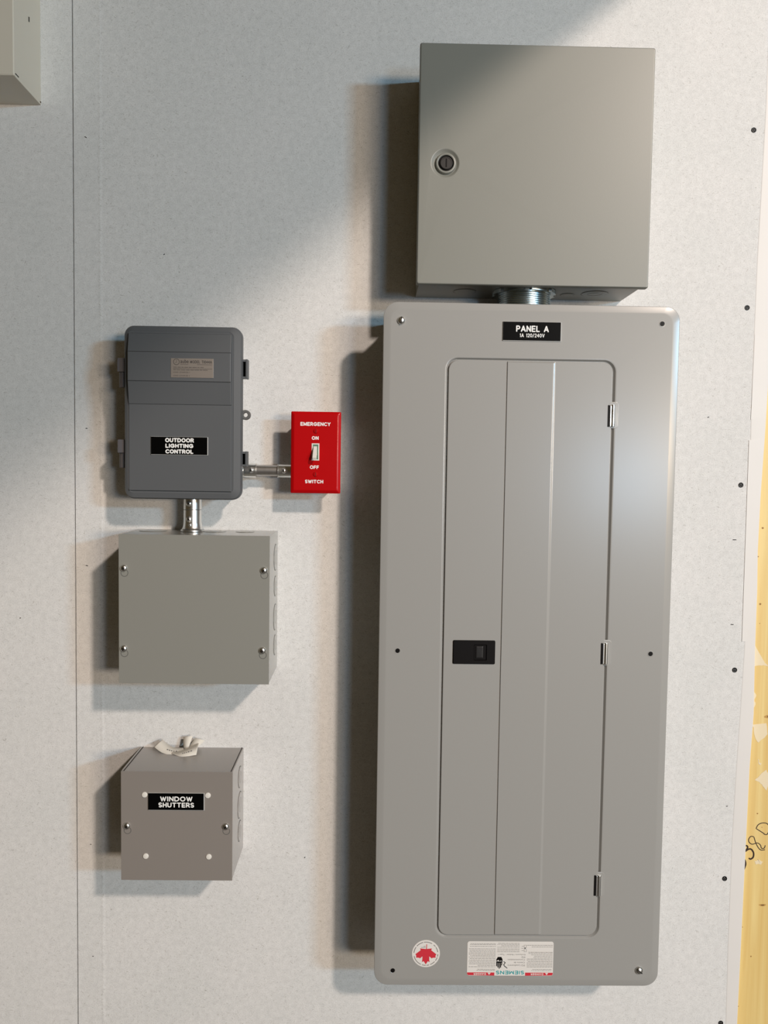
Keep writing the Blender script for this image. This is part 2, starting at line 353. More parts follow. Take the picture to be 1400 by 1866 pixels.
for pts in ([(1375, 1252), (1383, 1254), (1387, 1260), (1382, 1268), (1385, 1276), (1378, 1290), (1379, 1308), (1370, 1310), (1371, 1270)],
            [(1379, 1316), (1406, 1312), (1408, 1334), (1390, 1350), (1383, 1338), (1382, 1324)],
            [(1384, 1421), (1393, 1412), (1404, 1400), (1412, 1415), (1406, 1440), (1398, 1432), (1393, 1424)],
            [(1383, 1576), (1390, 1574), (1389, 1571.5), (1394, 1575), (1398, 1577), (1395, 1583), (1390, 1581), (1386, 1582)],
            [(1375, 1156), (1381, 1160), (1400, 1195), (1408, 1205), (1396, 1203), (1378, 1206), (1373, 1200)],
            [(1390, 1380), (1393, 1388), (1396, 1388), (1394, 1392), (1390, 1389)],
            [(1387, 905), (1392, 912), (1390, 960), (1386, 990), (1384, 960)]):
    q = MB(); c = [wz(*p) for p in pts]
    jag = []
    for (ax, az), (bx, bz) in zip(c, c[1:]+c[:1]):
        for k in range(3):
            f = k/3; e_ = min(.03, .12*math.hypot(bx-ax, bz-az)); jag.append((ax+(bx-ax)*f+rnd.uniform(-e_, e_), az+(bz-az)*f+rnd.uniform(-e_, e_)))
    q.poly(jag, D-.01, D+.012); q.build('torn_paper', CREAMT, t, org, smooth=False)

# ------------------------------------------------------------------ drywall screws
base = thing('drywall_screw', 'x', 'screw', (21.5, 0, 0), 'black screws down the right edge of the wallboard')
o0 = (0, 0, 0)
MB().lathe('d', (0, -.45, 0), [(.02, 0), (.07, .1), (.07, .38), (.135, .44), (.15, .462), (.145, .475), (.09, .47), (.05, .44), (.01, .43)], 20).build('head', SCREWB, base, o0)
q = MB()
for a in (0.6, 0.6+math.pi/2):
    c, s = math.cos(a), math.sin(a); l, w = .085, .018
    q.poly([(c*l-s*w, s*l+c*w), (-c*l-s*w, -s*l+c*w), (-c*l+s*w, -s*l-c*w), (c*l+s*w, s*l-c*w)], .0, .028)
q.build('recess', BLACK, base, o0)
scr = [(21.51, 19.49, 'topmost black screw in the column along the right edge, near the upper enclosure'),
       (21.52, 9.50, 'second black wall screw from the top, level with the gap between the enclosures'),
       (21.55, -.70, 'third black wall screw from the top, level with the red switch plate'),
       (21.60, -11.60, 'fourth black wall screw from the top, level with the panel latch'),
       (21.48, -24.22, 'second lowest black wall screw, left of the handwriting on the plywood'),
       (21.58, -33.17, 'lowest black wall screw, cut by the bottom edge of the photo')]
for i, (x, z, lb) in enumerate(scr):
    o = base if i == 0 else copy_tree(base)
    o.location = P3(x, 0, z); o['label'] = lb; o.rotation_euler = (0, i*.7, 0)

# ------------------------------------------------------------------ beige cabinet, upper left
org = (-22.5, 0, 20)
t = thing('wall_cabinet', 'beige painted metal box cut off at the upper left corner', 'cabinet', org)
MB().box(-26.5, -18.77, .0, 3.42, 20.0, 33.5, .03).build('body', BEIGE, t, org)
MB().loft([rr(-26.52, -18.75, 20.0, 33.52, .04, 3.40), rr(-26.52, -18.75, 20.0, 33.52, .04, 3.50), rr(-26.48, -18.80, 20.05, 33.48, .04, 3.54)], True, True).build('cover', BEIGE, t, org)
for b_ in ((-18.77, -18.742, 1.55, 1.62, 23.7, 23.95), (-18.77, -18.745, 2.95, 3.35, 20.14, 20.18), (-18.77, -18.742, .06, .14, 20.1, 20.16)):
    MB().box(*b_).build('side_notch', SEAMDK, t, org)

# ------------------------------------------------------------------ upper enclosure
org = (8.3, 0, 9.7)
t = thing('steel_enclosure', 'large square grey-green steel enclosure with round lock, above the breaker panel', 'electrical box', org)
MB().box(2.40, 14.20, 0, 3.86, 9.74, 21.74, .03).build('body', GREEN, t, org)
door = MB(); x0, x1, z0, z1 = 2.23, 14.41, 9.60, 21.86
LX, LZ, LR = 3.62, 15.80, .76
door.loft([rr(x0+.05, x1-.05, z0+.05, z1-.05, .08, 3.72), rr(x0, x1, z0, z1, .10, 3.72), rr(x0, x1, z0, z1, .10, 4.0), rr(x0+.02, x1-.02, z0+.02, z1-.02, .09, 4.05), rr(x0+.05, x1-.05, z0+.05, z1-.05, .07, 4.085)])
bm = door.bm
ol = door.loop(rr(x0+.09, x1-.09, z0+.09, z1-.09, .05, 4.095)); 
bm.verts.ensure_lookup_table(); prev = list(bm.verts)[-2*len(ol):-len(ol)]
for i in range(len(ol)): door.face([prev[i], prev[(i+1) % len(ol)], ol[(i+1) % len(ol)], ol[i]])
N = 40
def circ(r, d, cx=LX): return [door.v(cx+r*math.cos(2*math.pi*k/N), d, LZ+r*math.sin(2*math.pi*k/N)) for k in range(N)]
c0 = circ(LR, 4.095)
es = [bm.edges.get((ol[i], ol[(i+1) % len(ol)])) for i in range(len(ol))]+[bm.edges.new((c0[i], c0[(i+1) % N])) for i in range(N)]
bmesh.ops.triangle_fill(bm, use_beauty=True, edges=es)
pr = c0
for r, d, cx in ((.70, 4.07, LX), (.60, 3.98, LX+.03), (.54, 3.955, LX+.04), (.2, 3.95, LX+.04)):
    c = circ(r, d, cx)
    for i in range(N): door.face([pr[i], pr[(i+1) % N], c[(i+1) % N], c[i]])
    pr = c
door.face(pr)
dr = door.build('door', GREEN, t, org)
LX += .04
lk = MB().lathe('d', (LX, 3.95, LZ), [(.55, 0), (.54, .10), (.50, .16), (.45, .17), (.41, .15), (.405, .02)], 40, caps=False).build('lock', GREEN, dr, org)
MB().lathe('d', (LX, 3.95, LZ), [(.405, .0), (.405, .03), (.01, .03)], 40).build('lock_recess', BLACK, dr, org)
q = MB().lathe('d', (LX+.03, 3.97, LZ+.03), [(.33, 0), (.33, .07), (.30, .09), (.27, .09), (.26, .07), (.01, .07)], 32)
q.build('lock_cylinder', mat('black_lock', (.03, .027, .025), .4), dr, org)
MB().box(LX-.01, LX+.055, 4.03, 4.047, LZ-.19, LZ+.25).build('key_slot', BLACK, dr, org)
knockout('z-', (5.0, 1.9, 9.74), .62, t, org, GREEN, inner=False); knockout('z-', (12.15, 1.9, 9.74), .72, t, org, GREEN); knockout('z-', (10.75, 1.5, 9.74), .38, t, org, GREEN, inner=False)
# nipple between the two
org = (8.25, 2.0, 8.7)
t = thing('conduit_nipple', 'short thick threaded zinc nipple joining the upper enclosure to the breaker panel', 'pipe fitting', org)
pr = [(1.36, -.3)]
z = -.28
while z < 1.0:
    pr += [(1.40, z), (1.445, z+.04), (1.40, z+.08)]; z += .11
pr += [(1.36, 1.02)]
MB().lathe('z', (8.25, 2.0, 8.7), pr, 72).build('threaded_tube', ZINCB, t, org)
def locknut(zc, h, r):
    q = MB(); n = 96; lo = []
    for r_, hh in ((0, 0), (.06, .0), (.06, h), (0, h)):
        l = []
        for k in range(n):
            a = 2*math.pi*k/n; tooth = .12 if (k % 12) in (0, 1, 2) else 0
            rad = (r-tooth if r_ else 1.42); l.append((8.25+rad*math.cos(a), 2.0+rad*math.sin(a), zc+hh))
        lo.append(l)
    q.loft(lo); return q.build('locknut', ZINCB, t, org)
locknut(9.52, .2, 1.72)

# ------------------------------------------------------------------ breaker panel
org = (8.4, 0, -28.3)
t = thing('breaker_panel', 'tall grey breaker panel with narrow door, black latch and PANEL A label', 'breaker panel', org)
MB().box(1.25, 15.5, 0, 3.62, -27.9, 8.3, .04).build('body', PANEL, t, org)
X0, X1, Z0, Z1 = .55, 16.20, -28.32, 8.70
DX0, DX1, DZ0, DZ1 = 4.02, 12.70, -25.44, 5.72
q = MB()
q.loft([rr(X0+.03, X1-.03, Z0+.03, Z1-.03, .70, 3.60, 8), rr(X0, X1, Z0, Z1, .75, 3.66, 8), rr(X0+.01, X1-.01, Z0+.01, Z1-.01, .75, 3.92, 8), rr(X0+.04, X1-.04, Z0+.04, Z1-.04, .72, 3.942, 8),
        rr(X0+.34, X1-.34, Z0+.34, Z1-.34, .60, 3.974, 8), rr(X0+.42, X1-.42, Z0+.42, Z1-.42, .56, 3.98, 8),
        rr(DX0-.22, DX1+.22, DZ0-.20, DZ1+.18, .66, 3.98, 8), rr(DX0-.15, DX1+.15, DZ0-.13, DZ1+.12, .62, 3.965, 8), rr(DX0-.05, DX1+.05, DZ0-.04, DZ1+.04, .55, 3.85, 8), rr(DX0+.05, DX1-.05, DZ0+.05, DZ1-.05, .5, 3.84, 8)])
q.face([q.v(*p) for p in rr(DX0+.04, DX1-.04, DZ0+.04, DZ1-.04, .5, 3.80, 8)])
cv = q.build('cover', PANEL, t, org)
# door: pressed sheet with two vertical folds
q = MB(); L1 = rr(DX0, DX1, DZ0, DZ1, .50, 3.84, 8); L2 = rr(DX0, DX1, DZ0, DZ1, .50, 3.955, 8); L3 = rr(DX0+.035, DX1-.035, DZ0+.035, DZ1-.035, .47, 3.985, 8)
q.loft([L1, L2, L3])
xs = [DX0+.035, DX0+.5, 7.09, 7.12, 9.50, 9.58, 9.68, DX1-.5, DX1-.035]; hs = [3.985, 3.985, 3.985, 4.045, 4.045, 4.03, 3.99, 3.985, 3.985]
def zlim(x):
    xa, xb, r = DX0+.035, DX1-.035, .47
    k = 0
    if x < xa+r: k = r-math.sqrt(max(0, r*r-(xa+r-x)**2))
    if x > xb-r: k = r-math.sqrt(max(0, r*r-(x-xb+r)**2))
    return DZ0+.035+k, DZ1-.035-k
fine = sorted(set([xs[0]+.47*(1-math.cos(R(a))) for a in range(0, 91, 10)]+xs[2:7]+[xs[-1]-.47*(1-math.cos(R(a))) for a in range(0, 91, 10)]+[xs[-1]]))
def hh(x):
    for a, b, ha, hb in zip(xs, xs[1:], hs, hs[1:]):
        if a-1e-6 <= x <= b+1e-6: return ha+(hb-ha)*(x-a)/(b-a)
    return 3.985
cols = []
for x in fine:
    a, b = zlim(x); h = hh(x); cols.append([q.v(x, 3.985, a), q.v(x, h, min(a+.06, (a+b)/2)), q.v(x, h, b-.06), q.v(x, 3.985, b)])
for a, b in zip(cols, cols[1:]):
    for i in range(3): q.face([a[i], b[i], b[i+1], a[i+1]])
bmesh.ops.remove_doubles(q.bm, verts=q.bm.verts[:], dist=.0004)
door = q.build('door', PANEL, t, org)
# latch
lx0, lx1, lz0, lz1 = 4.53, 6.79, -10.44, -9.16
q = MB(); q.loft([rr(lx0, lx1, lz0, lz1, .06, 3.97), rr(lx0, lx1, lz0, lz1, .06, 4.03), rr(lx0+.03, lx1-.03, lz0+.03, lz1-.03, .05, 4.055), rr(5.64, 6.34, -10.24, -9.38, .03, 4.055), rr(5.68, 6.32, -10.20, -9.42, .03, 3.995)]); q.face([q.v(*p) for p in rr(5.66, 6.34, -10.22, -9.40, .03, 3.994)])
la = q.build('latch', BLACK, t, org); la['label'] = 'black recessed slide latch'
q = MB(); q.loft([rr(5.74, 6.16, -10.14, -9.47, .03, 3.996), rr(5.76, 6.14, -10.12, -9.49, .03, 4.02), rr(5.82, 6.08, -10.06, -9.52, .02, 4.03)], True, True)
q.build('slider', mat('black_slider', (.007, .006, .006), .4), la, org)
# hinges
for z in (2.92, -9.80, -22.60):
    xb = 12.80
    h = MB().loft([rr(12.52, 13.08, z-.66, z+.74, .16, 3.97), rr(12.55, 13.04, z-.62, z+.69, .14, 3.995)], True, True).build('hinge', PANEL, t, org)
    MB().box(12.50, 12.60, 3.96, 4.02, z-.58, z+.56, .01).build('hinge_slot', BLACK, h, org)
    b = MB().lathe('z', (12.76, 4.0, z), [(.02, -.58), (.10, -.58), (.115, -.55), (.115, .55), (.10, .58), (.02, .58)], 20).box(12.59, 12.70, 3.96, 4.06, z-.56, z+.54, .02)
    b.build('hinge_barrel', CHROME, h, org)
for x, z in ((1.48, 7.72), (15.12, -27.38)):
    pan_screw('cover_screw', x, 3.98, z, .21, t, org, 1.5 if z > 0 else -.7, 'slot')
for x, z in ((15.24, 7.78), (1.56, -9.78), (15.19, -9.80), (1.57, -27.47)):
    h = MB().lathe('d', (x, 3.93, z), [(.175, 0), (.165, .058), (.14, .06), (.125, .05), (.12, 0)], 24, caps=False).build('screw_hole', PANEL, t, org)
    MB().lathe('d', (x-.01, 3.97, z+.01), [(.128, 0), (.128, .012), (.01, .012)], 20).build('hole_bottom', BLACK, h, org)
label_plate(6.82, 9.90, 6.76, 7.76, 3.98, t, org, [('PANEL A', .225, .785, .20, .53, .066), ('1A 120/240V', .29, .715, .61, .81, .032)], .06)
# round maple leaf sticker (hangs upside down)
cx, cz = 3.37, -26.50
s = MB().lathe('d', (cx, 3.98, cz), [(.765, 0), (.765, .010), (.75, .014), (.01, .014)], 48).build('round_sticker', STICK, t, org)
s['label'] = 'round white sticker with upside-down red maple leaf'
half = [(0, -.58), (.09, -.44), (.11, -.40), (.215, -.45), (.19, -.34), (.185, -.14), (.20, -.14), (.33, -.25), (.36, -.21), (.54, -.20), (.525, -.10), (.575, -.005), (.55, .01), (.31, .20), (.285, .23), (.33, .31), (.285, .315), (.0, .285)]
leaf = half+[(-x, z) for x, z in half[-2:0:-1]]
q = MB(); vs = [q.v(cx+x, 3.998, cz+z-.02) for x, z in leaf]
es = [q.bm.edges.new((vs[i], vs[(i+1) % len(vs)])) for i in range(len(vs))]; bmesh.ops.triangle_fill(q.bm, edges=es, use_beauty=True)
stroke_mesh(q, [[(cx+.03, cz+.26), (cx+.04, cz+.52)]], .035, 3.995)
q.build('maple_leaf', STRED, s, org, smooth=False)
q = MB()
for a0, a1 in ((8, 34), (38, 50), (60, 100), (104, 140), (146, 176), (192, 246), (252, 270), (274, 286), (292, 318), (324, 342), (346, 358)):
    ring_groove(q, 'd', (cx, 3.993, cz), .655, .038, n=6, a0=a0, a1=a1)
for z, xa in ((.42, -.12), (.36, -.26)): stroke_mesh(q, [[(cx+xa, cz+z), (cx-.03, cz+z)]], .022, 3.995)
q.build('sticker_print', INKG, s, org)
# warning label (upside down)
a0, a1, b0, b1 = 5.64, 10.37, -27.72, -25.79
w = MB().loft([rr(a0, a1, b0, b1, .12, 3.982), rr(a0, a1, b0, b1, .12, 3.992)], True, True).build('warning_label', STICK, t, org)
w['label'] = 'upside-down white and red danger label'
LW, LH = a1-a0, b1-b0
U = lambda px: a0+(px-88)/1230*LW
Zp = lambda py: b1-(py-115)/497*LH
for pts in ([(a0+.06, b0+.02), (a0+.01, b0+.09), (a0+.01, Zp(567)), (U(480), Zp(567)), (U(480), b0)], [(U(920), b0), (U(920), Zp(567)), (a1-.01, Zp(567)), (a1-.01, b0+.09), (a1-.06, b0+.02)]):
    MB().poly(pts, 3.990, 3.9945).build('red_band', STRED, w, org, smooth=False)
etext('SIEMENS', U(503), U(905), Zp(594), Zp(540), 3.990, TEAL, w, org, .044, .36, flip=True)
etext('DANGER', U(183), U(360), Zp(602), Zp(574), 3.993, STICK, w, org, .024, .42, 'danger_text', True); etext('DANGER', U(1000), U(1180), Zp(602), Zp(574), 3.993, STICK, w, org, .024, .42, 'danger_text', True)
for px in (405, 1228): MB().poly([(U(px-22), Zp(570)), (U(px), Zp(602)), (U(px+22), Zp(570))], 3.9945, 3.998).build('danger_triangle', STICK, w, org, smooth=False)
for s_, xa, xb, ya, yb in (('EQ Loadcentre', 668, 912, 446, 474), ('Centre de', 755, 912, 410, 432), ('Consommation', 668, 912, 369, 392), ('EQ', 865, 915, 328, 355), ('Enclosure / Boîtier : Type 1', 528, 916, 290, 315)):
    ftext(s_, U(xa), U(xb), Zp(yb), Zp(ya), 3.992, INKG, w, org, True, .0, name='print_line')
q = MB()                                                   # rows of print too small to read
def rows(xa, xb, ys, ragged=True):
    for y in ys:
        x = xb; e = xa+(rnd.uniform(0, .35)*(xb-xa) if rnd.random() < .3 else 0)
        while x > e+12:
            l = rnd.uniform(12, 46); x2 = max(e, x-l); stroke_mesh(q, [[(U(x2), Zp(y)), (U(x), Zp(y))]], .020, 3.992, n=2); x = x2-9
rows(112, 490, [148, 163, 188, 222, 243, 263, 283, 303, 323, 343, 363, 383, 403, 423, 443, 463, 484]); rows(225, 485, [519, 537])
rows(516, 830, [140, 158, 176, 197, 222, 243, 263]); rows(942, 1305, [166, 190, 268, 287, 307, 327, 347, 366, 385, 405, 425, 446, 466, 486]); rows(1010, 1295, [519, 537]); rows(846, 890, [183, 212, 245])
q.build('fine_print', INKG, w, org, smooth=False)
for y in (183, 247):
    q = MB(); stroke_mesh(q, [[(U(898), Zp(y-18)), (U(930), Zp(y-18)), (U(930), Zp(y+16)), (U(898), Zp(y+16)), (U(898), Zp(y-18))]], .010, 3.992, n=2); q.build('check_box', BLACK, w, org, smooth=False)
q = MB(); stroke_mesh(q, [[(U(905), Zp(212)), (U(917), Zp(212))]], .055, 3.992, n=3); q.build('check_mark', BLACK, w, org, smooth=False)
q = MB(); q.poly([(U(x), Zp(y)) for x, y in ((525, 340), (575, 340), (592, 372), (594, 404), (570, 392), (550, 404), (535, 382), (505, 400), (503, 378))], 3.99, 3.9955)
for x, yb in ((512, 470), (530, 488), (549, 505), (568, 490)): stroke_mesh(q, [[(U(x), Zp(408)), (U(x-1), Zp(yb))]], .055, 3.992, n=3)
stroke_mesh(q, [[(U(512), Zp(412)), (U(545), Zp(420)), (U(582), Zp(412))]], .07, 3.992, n=3)
stroke_mesh(q, [[(U(586), Zp(405)), (U(582), Zp(458))]], .04, 3.992, n=3)
q.build('hand_symbol', BLACK, w, org, smooth=False)
q = MB(); stroke_mesh(q, [[(U(612), Zp(408)), (U(632), Zp(422)), (U(612), Zp(452)), (U(620), Zp(470)), (U(660), Zp(502))]], .04, 3.992, n=3)
q.build('spark_symbol', BLACK, w, org, smooth=False)

# ------------------------------------------------------------------ outdoor lighting control
org = (-10.2, 0, -1.9)
t = thing('control_enclosure', 'charcoal plastic enclosure with rounded corners labelled OUTDOOR LIGHTING CONTROL', 'electrical box', org)
ox0, ox1, oz0, oz1 = -13.34, -7.03, -1.87, 7.42
MB().loft([rr(ox0+.2, ox1-.42, oz0+.2, oz1-.2, .5, 0), rr(ox0+.1, ox1-.30, oz0+.1, oz1-.1, .5, 2.28)], True, True).build('body', PLAST, t, org)
lid = MB()
lid.loft([rr(ox0+.04, ox1-.04, oz0+.04, oz1-.04, .50, 2.25, 8), rr(ox0, ox1, oz0, oz1, .52, 2.30, 8), rr(ox0, ox1, oz0, oz1, .52, 2.70, 8), rr(ox0+.06, ox1-.06, oz0+.06, oz1-.06, .48, 2.80, 8),
          rr(ox0+.22, ox1-.42, oz0+.34, oz1-.28, .30, 2.86, 8), rr(ox0+.26, ox1-.46, oz0+.38, oz1-.32, .26, 2.84, 8)], True, True)
lid = lid.build('lid', PLAST, t, org)
# raised face with the stepped window hood: profile along z, extruded in x
fx0, fx1 = ox0+.24, ox1-.50
pf = [(-1.45, 2.83), (-1.40, 2.93), (3.235, 2.935), (3.245, 2.955), (4.44, 3.16), (4.46, 3.19), (5.98, 3.19), (6.0, 3.17), (6.98, 2.98), (7.02, 2.83)]
q = MB()
def col(x, k): return [q.v(x, 2.80+(d-2.80)*k, z) for z, d in pf]
cs = [col(fx0, .05), col(fx0+.05, .95), col(fx0+.08, 1), col(fx1-.08, 1), col(fx1-.04, .95), col(fx1, .05)]
for a, b in zip(cs, cs[1:]):
    for i in range(len(pf)-1): q.face([a[i], b[i], b[i+1], a[i+1]])
q.build('front_cover', PLAST, t, org)
SEAMP = mat('seam_plastic', (.02, .02, .022), .6)
for z, d in ((3.24, 2.94), (4.45, 3.175), (5.99, 3.18)): MB().box(fx0+.05, fx1-.03, d-.01, d+.014, z-.014, z+.014).build('panel_seam', SEAMP, t, org)
for z1_, z0_, dk in ((5.72, 4.15, 1), (1.33, -.21, 0)):
    zm = z0_+(z1_-z0_)*.52
    h = MB().box(-13.80, -13.24, 1.9, 2.55, zm, z1_, .06).build('hinge', PLAST2, t, org)
    MB().lathe('z', (-13.56, 2.2, z0_), [(.02, 0), (.20, 0), (.215, .03), (.215, zm-z0_-.02), (.20, zm-z0_), (.02, zm-z0_)], 20).box(-13.5, -13.2, 1.95, 2.3, z0_+.03, zm-.03, .02).build('hinge_barrel', PLAST2, h, org)
for z0_, z1_ in ((4.72, 5.76), (-.04, .78)):
    l = MB().box(-7.12, -6.78, 2.0, 2.48, z1_-.13, z1_-.01, .01).box(-6.87, -6.76, 1.99, 2.5, z0_, z1_, .015).box(-7.12, -6.78, 2.0, 2.48, z0_+.01, z0_+.11, .01).build('latch', PLAST, t, org)
    MB().box(-7.10, -6.86, 1.95, 2.1, z0_+.08, z1_-.08, .01).build('latch_slot', BLACK, l, org)
q = MB(); n = 28; lo = []
for r, d in ((.12, 2.05), (.12, 2.28), (.15, 2.32), (.24, 2.32), (.27, 2.28), (.27, 2.05), (.12, 2.05)): lo.append([(-6.90+r*math.cos(2*math.pi*k/n), d, 2.77+r*math.sin(2*math.pi*k/n)) for k in range(n)])
q.loft(lo); q.box(-7.15, -7.0, 2.05, 2.3, 2.52, 2.62, .01); q.box(-7.15, -7.0, 2.05, 2.3, 2.92, 3.02, .01)
q.build('padlock_loop', mat('loop_plastic', (.13, .13, .128), .45), t, org)
label_plate(-11.86, -8.80, .52, 1.50, 2.935, t, org, [('OUTDOOR', .25, .755, .07, .31, .062), ('LIGHTING', .255, .745, .38, .615, .062), ('CONTROL', .255, .745, .69, .925, .062)], .06)
nx0, nx1, nz0, nz1 = -10.74, -8.48, 4.64, 5.66
p = MB().box(nx0, nx1, 3.18, 3.215, nz0, nz1, .008).build('nameplate', PLATE, t, org); p['label'] = 'brushed metal nameplate with black print'
NU = lambda v: nx0+(v-612)/366*(nx1-nx0); NZ = lambda v: nz1-(v-383)/166*(nz1-nz0)
ftext('aube', NU(695), NU(765), NZ(424), NZ(392), 3.212, INKD, p, org, False, .01)
etext('MODEL TI044A', NU(778), NU(965), NZ(425), NZ(400), 3.212, INKD, p, org, .022, .42, 'model_text')
q = MB(); ring_groove(q, 'd', (NU(660), 3.212, NZ(414)), .155, .022); stroke_mesh(q, [[(NU(662), NZ(398)), (NU(660), NZ(420)), (NU(650), NZ(424))], [(NU(632), NZ(472)), (NU(968), NZ(472))], [(NU(695), NZ(435)), (NU(762), NZ(435))], [(NU(838), NZ(436)), (NU(965), NZ(436))]], .014, 3.212, n=2)
def nrow(xa, xb, y):
    x = xa
    while x < xb: x2 = min(xb, x+rnd.uniform(14, 40)); stroke_mesh(q, [[(NU(x), NZ(y)), (NU(x2), NZ(y))]], .020, 3.212, n=2); x = x2+7
nrow(634, 895, 460); nrow(634, 930, 483)
q.build('nameplate_print', INKD, p, org, smooth=False)
ftext('LOAD (CHARGE) 1', NU(632), NU(775), NZ(512), NZ(498), 3.212, INKD, p, org, name='load_text'); ftext('LOAD (CHARGE) 2', NU(632), NU(775), NZ(541), NZ(527), 3.212, INKD, p, org, name='load_text')

# ------------------------------------------------------------------ conduits
org = (-5.9, .95, -.26)
t = thing('conduit', 'short horizontal steel conduit between the charcoal enclosure and the red switch', 'conduit', org)
CD = 1.0
MB().lathe('x', (-6.9, CD, -.25), [(.26, 0), (.315, 0), (.315, 2.2), (.26, 2.2)], 32, caps=False).build('tube', ZINC, t, org)
c = MB().lathe('x', (-7.35, CD, -.26), [(.30, 0), (.50, .0), (.50, .12), (.36, .14), (.385, .2), (.40, .30), (.395, .84), (.41, .85), (.41, .89), (.32, .89)], 32, caps=False).build('connector', CHROME, t, org)
pan_screw('set_screw', -6.70, CD+.38, -.25, .15, c, org, .3)
c = MB().lathe('x', (-4.35, CD, -.26), [(.30, .1), (.44, .1), (.44, .05), (.39, .0), (.39, -.84), (.41, -.86), (.41, -.90), (.32, -.90)], 32, caps=False).build('connector', CHROME, t, org)
pan_screw('set_screw', -4.88, CD+.38, -.25, .14, c, org, 1.0)
org = (-9.96, 1.35, -3.7)
t = thing('conduit_coupling', 'short vertical zinc conduit fitting below the charcoal enclosure, above the grey junction box', 'pipe fitting', org)
CX = -9.96
MB().lathe('z', (CX, 1.35, -2.48), [(.40, 0), (.50, .0), (.51, .02), (.50, .65), (.4, .72)], 36).build('upper_sleeve', CHROME, t, org)
c = MB().lathe('z', (CX, 1.35, -3.70), [(.40, 0), (.66, .0), (.66, .07), (.60, .12), (.54, .24), (.505, .5), (.505, 1.16), (.49, 1.20), (.4, 1.2)], 36).build('connector', CHROME, t, org)
pan_screw('set_screw', CX-.10, 1.82, -3.02, .17, c, org, .9); pan_screw('set_screw', CX-.10, 1.82, -2.14, .17, c, org, .5)
pan_screw('set_screw', CX-.05, 1.86, -3.34, .09, c, org, .2)

# ------------------------------------------------------------------ emergency switch
org = (-3.07, 0, -1.2)
t = thing('emergency_switch', 'red emergency switch plate with white toggle between the enclosure and the tall panel', 'switch', org)
MB().box(-4.12, -2.02, 0, 1.82, -1.12, 2.68, .06).build('back_box', ZINC, t, org)
pl = MB(); sx0, sx1, sz0, sz1 = -4.44, -1.69, -1.47, 3.03
pl.loft([rr(sx0, sx1, sz0, sz1, .06, 1.80), rr(sx0, sx1, sz0, sz1, .06, 1.92), rr(sx0+.03, sx1-.03, sz0+.03, sz1-.03, .06, 1.96), rr(sx0+.16, sx1-.16, sz0+.16, sz1-.16, .05, 2.02), rr(sx0+.20, sx1-.20, sz0+.20, sz1-.20, .05, 2.025)], True, True)
pl = pl.build('switch_plate', REDP, t, org)
for s_, xa, xb, zb, za in (('EMERGENCY', -3.92, -2.26, 2.24, 2.45), ('ON', -3.29, -2.91, 1.48, 1.68), ('OFF', -3.38, -2.88, -.13, .07), ('SWITCH', -3.64, -2.63, -.92, -.72)):
    etext(s_, xa, xb, zb, za, 2.022, WHITE, pl, org, .048, .40)
for z in (1.96, -.42):
    s = MB().lathe('d', (-3.06, 2.02, z), [(.13, 0), (.14, .02), (.11, .05), (.01, .06)], 20).build('plate_screw', REDP, t, org)
    MB().box(-3.075, -3.045, 2.06, 2.085, z-.10, z+.10).build('screw_slot', mat('dark_red', (.12, .002, .002), .5), s, org)
q = MB(); q.loft([rr(-3.285, -2.865, .345, 1.285, .01, 2.02), rr(-3.285, -2.865, .345, 1.285, .01, 2.05), rr(-3.225, -2.925, .40, 1.225, .01, 2.05), rr(-3.21, -2.94, .41, 1.21, .01, 1.96)])
fr = q.build('toggle_frame', IVORY, t, org)
MB().box(-3.226, -2.924, 2.0, 2.034, .40, 1.226).build('toggle_slot', GREENL, fr, org)
q = MB(); a = q.loop([(-3.19, 1.96, 1.17), (-2.99, 1.96, 1.17), (-2.99, 1.96, .42), (-3.19, 1.96, .42)])
b = q.loop([(-3.19, 2.10, 1.10), (-3.0, 2.10, 1.10), (-2.99, 2.12, .80), (-3.20, 2.12, .80)])
c = q.loop([(-3.21, 2.50, .50), (-2.99, 2.50, .50), (-2.99, 2.42, .36), (-3.21, 2.42, .36)])
q.face(a); q.face(c)
for l, k in ((a, b), (b, c)):
    for i in range(4): q.face([l[i], l[(i+1) % 4], k[(i+1) % 4], k[i]])
bmesh.ops.bevel(q.bm, geom=q.bm.edges[:], offset=.015, segments=2, affect='EDGES')
q.build('toggle_lever', IVORY, t, org)

# ------------------------------------------------------------------ junction boxes
def junction_box(x0, x1, z0, z1, m, t, org, screws):
    body = MB()
    body.box(x0+.02, x1-.02, 0, 3.86, z0+.02, z1-.03, .015)
    body.build('body', m, t, org)
    lid = MB().box(x0, x1, 3.84, 3.92, z0, z1-.01, .012).build('lid', m, t, org)
    for x, z, sx in screws:
        q = MB(); ring_groove(q, 'd', (x+sx*.03, 3.92, z-.255), .185, .028, a0=-200, a1=60); q.build('keyhole_slot', KNOCK, lid, org)
    for i, (x, z, sx) in enumerate(screws): pan_screw('lid_screw', x, 3.92, z, .19, t, org, .5+i*.4)
org = (-9.3, 0, -11.7)
t = thing('junction_box', 'wide grey steel junction box with four lid screws and no label', 'electrical box', org, 'screw-cover steel junction boxes')
junction_box(-13.32, -5.32, -11.70, -3.70, BIG, t, org, [(-13.04, -5.52, 1), (-5.63, -5.55, 1), (-13.05, -9.83, 1), (-5.68, -9.86, 1)])
for z, r in ((-5.15, .72), (-6.78, .55), (-8.55, .72), (-10.15, .55)): knockout('x', (-5.34, 1.15, z), r, t, org, BIG)
for x, r in ((-12.2, .74), (-8.75, .62), (-7.05, .5)): knockout('z+', (x, 1.2, -3.73), r, t, org, BIG)
org = (-10.2, 0, -22.5)
t = thing('junction_box', 'small square grey junction box labelled WINDOW SHUTTERS with white plugs', 'electrical box', org, 'screw-cover steel junction boxes')
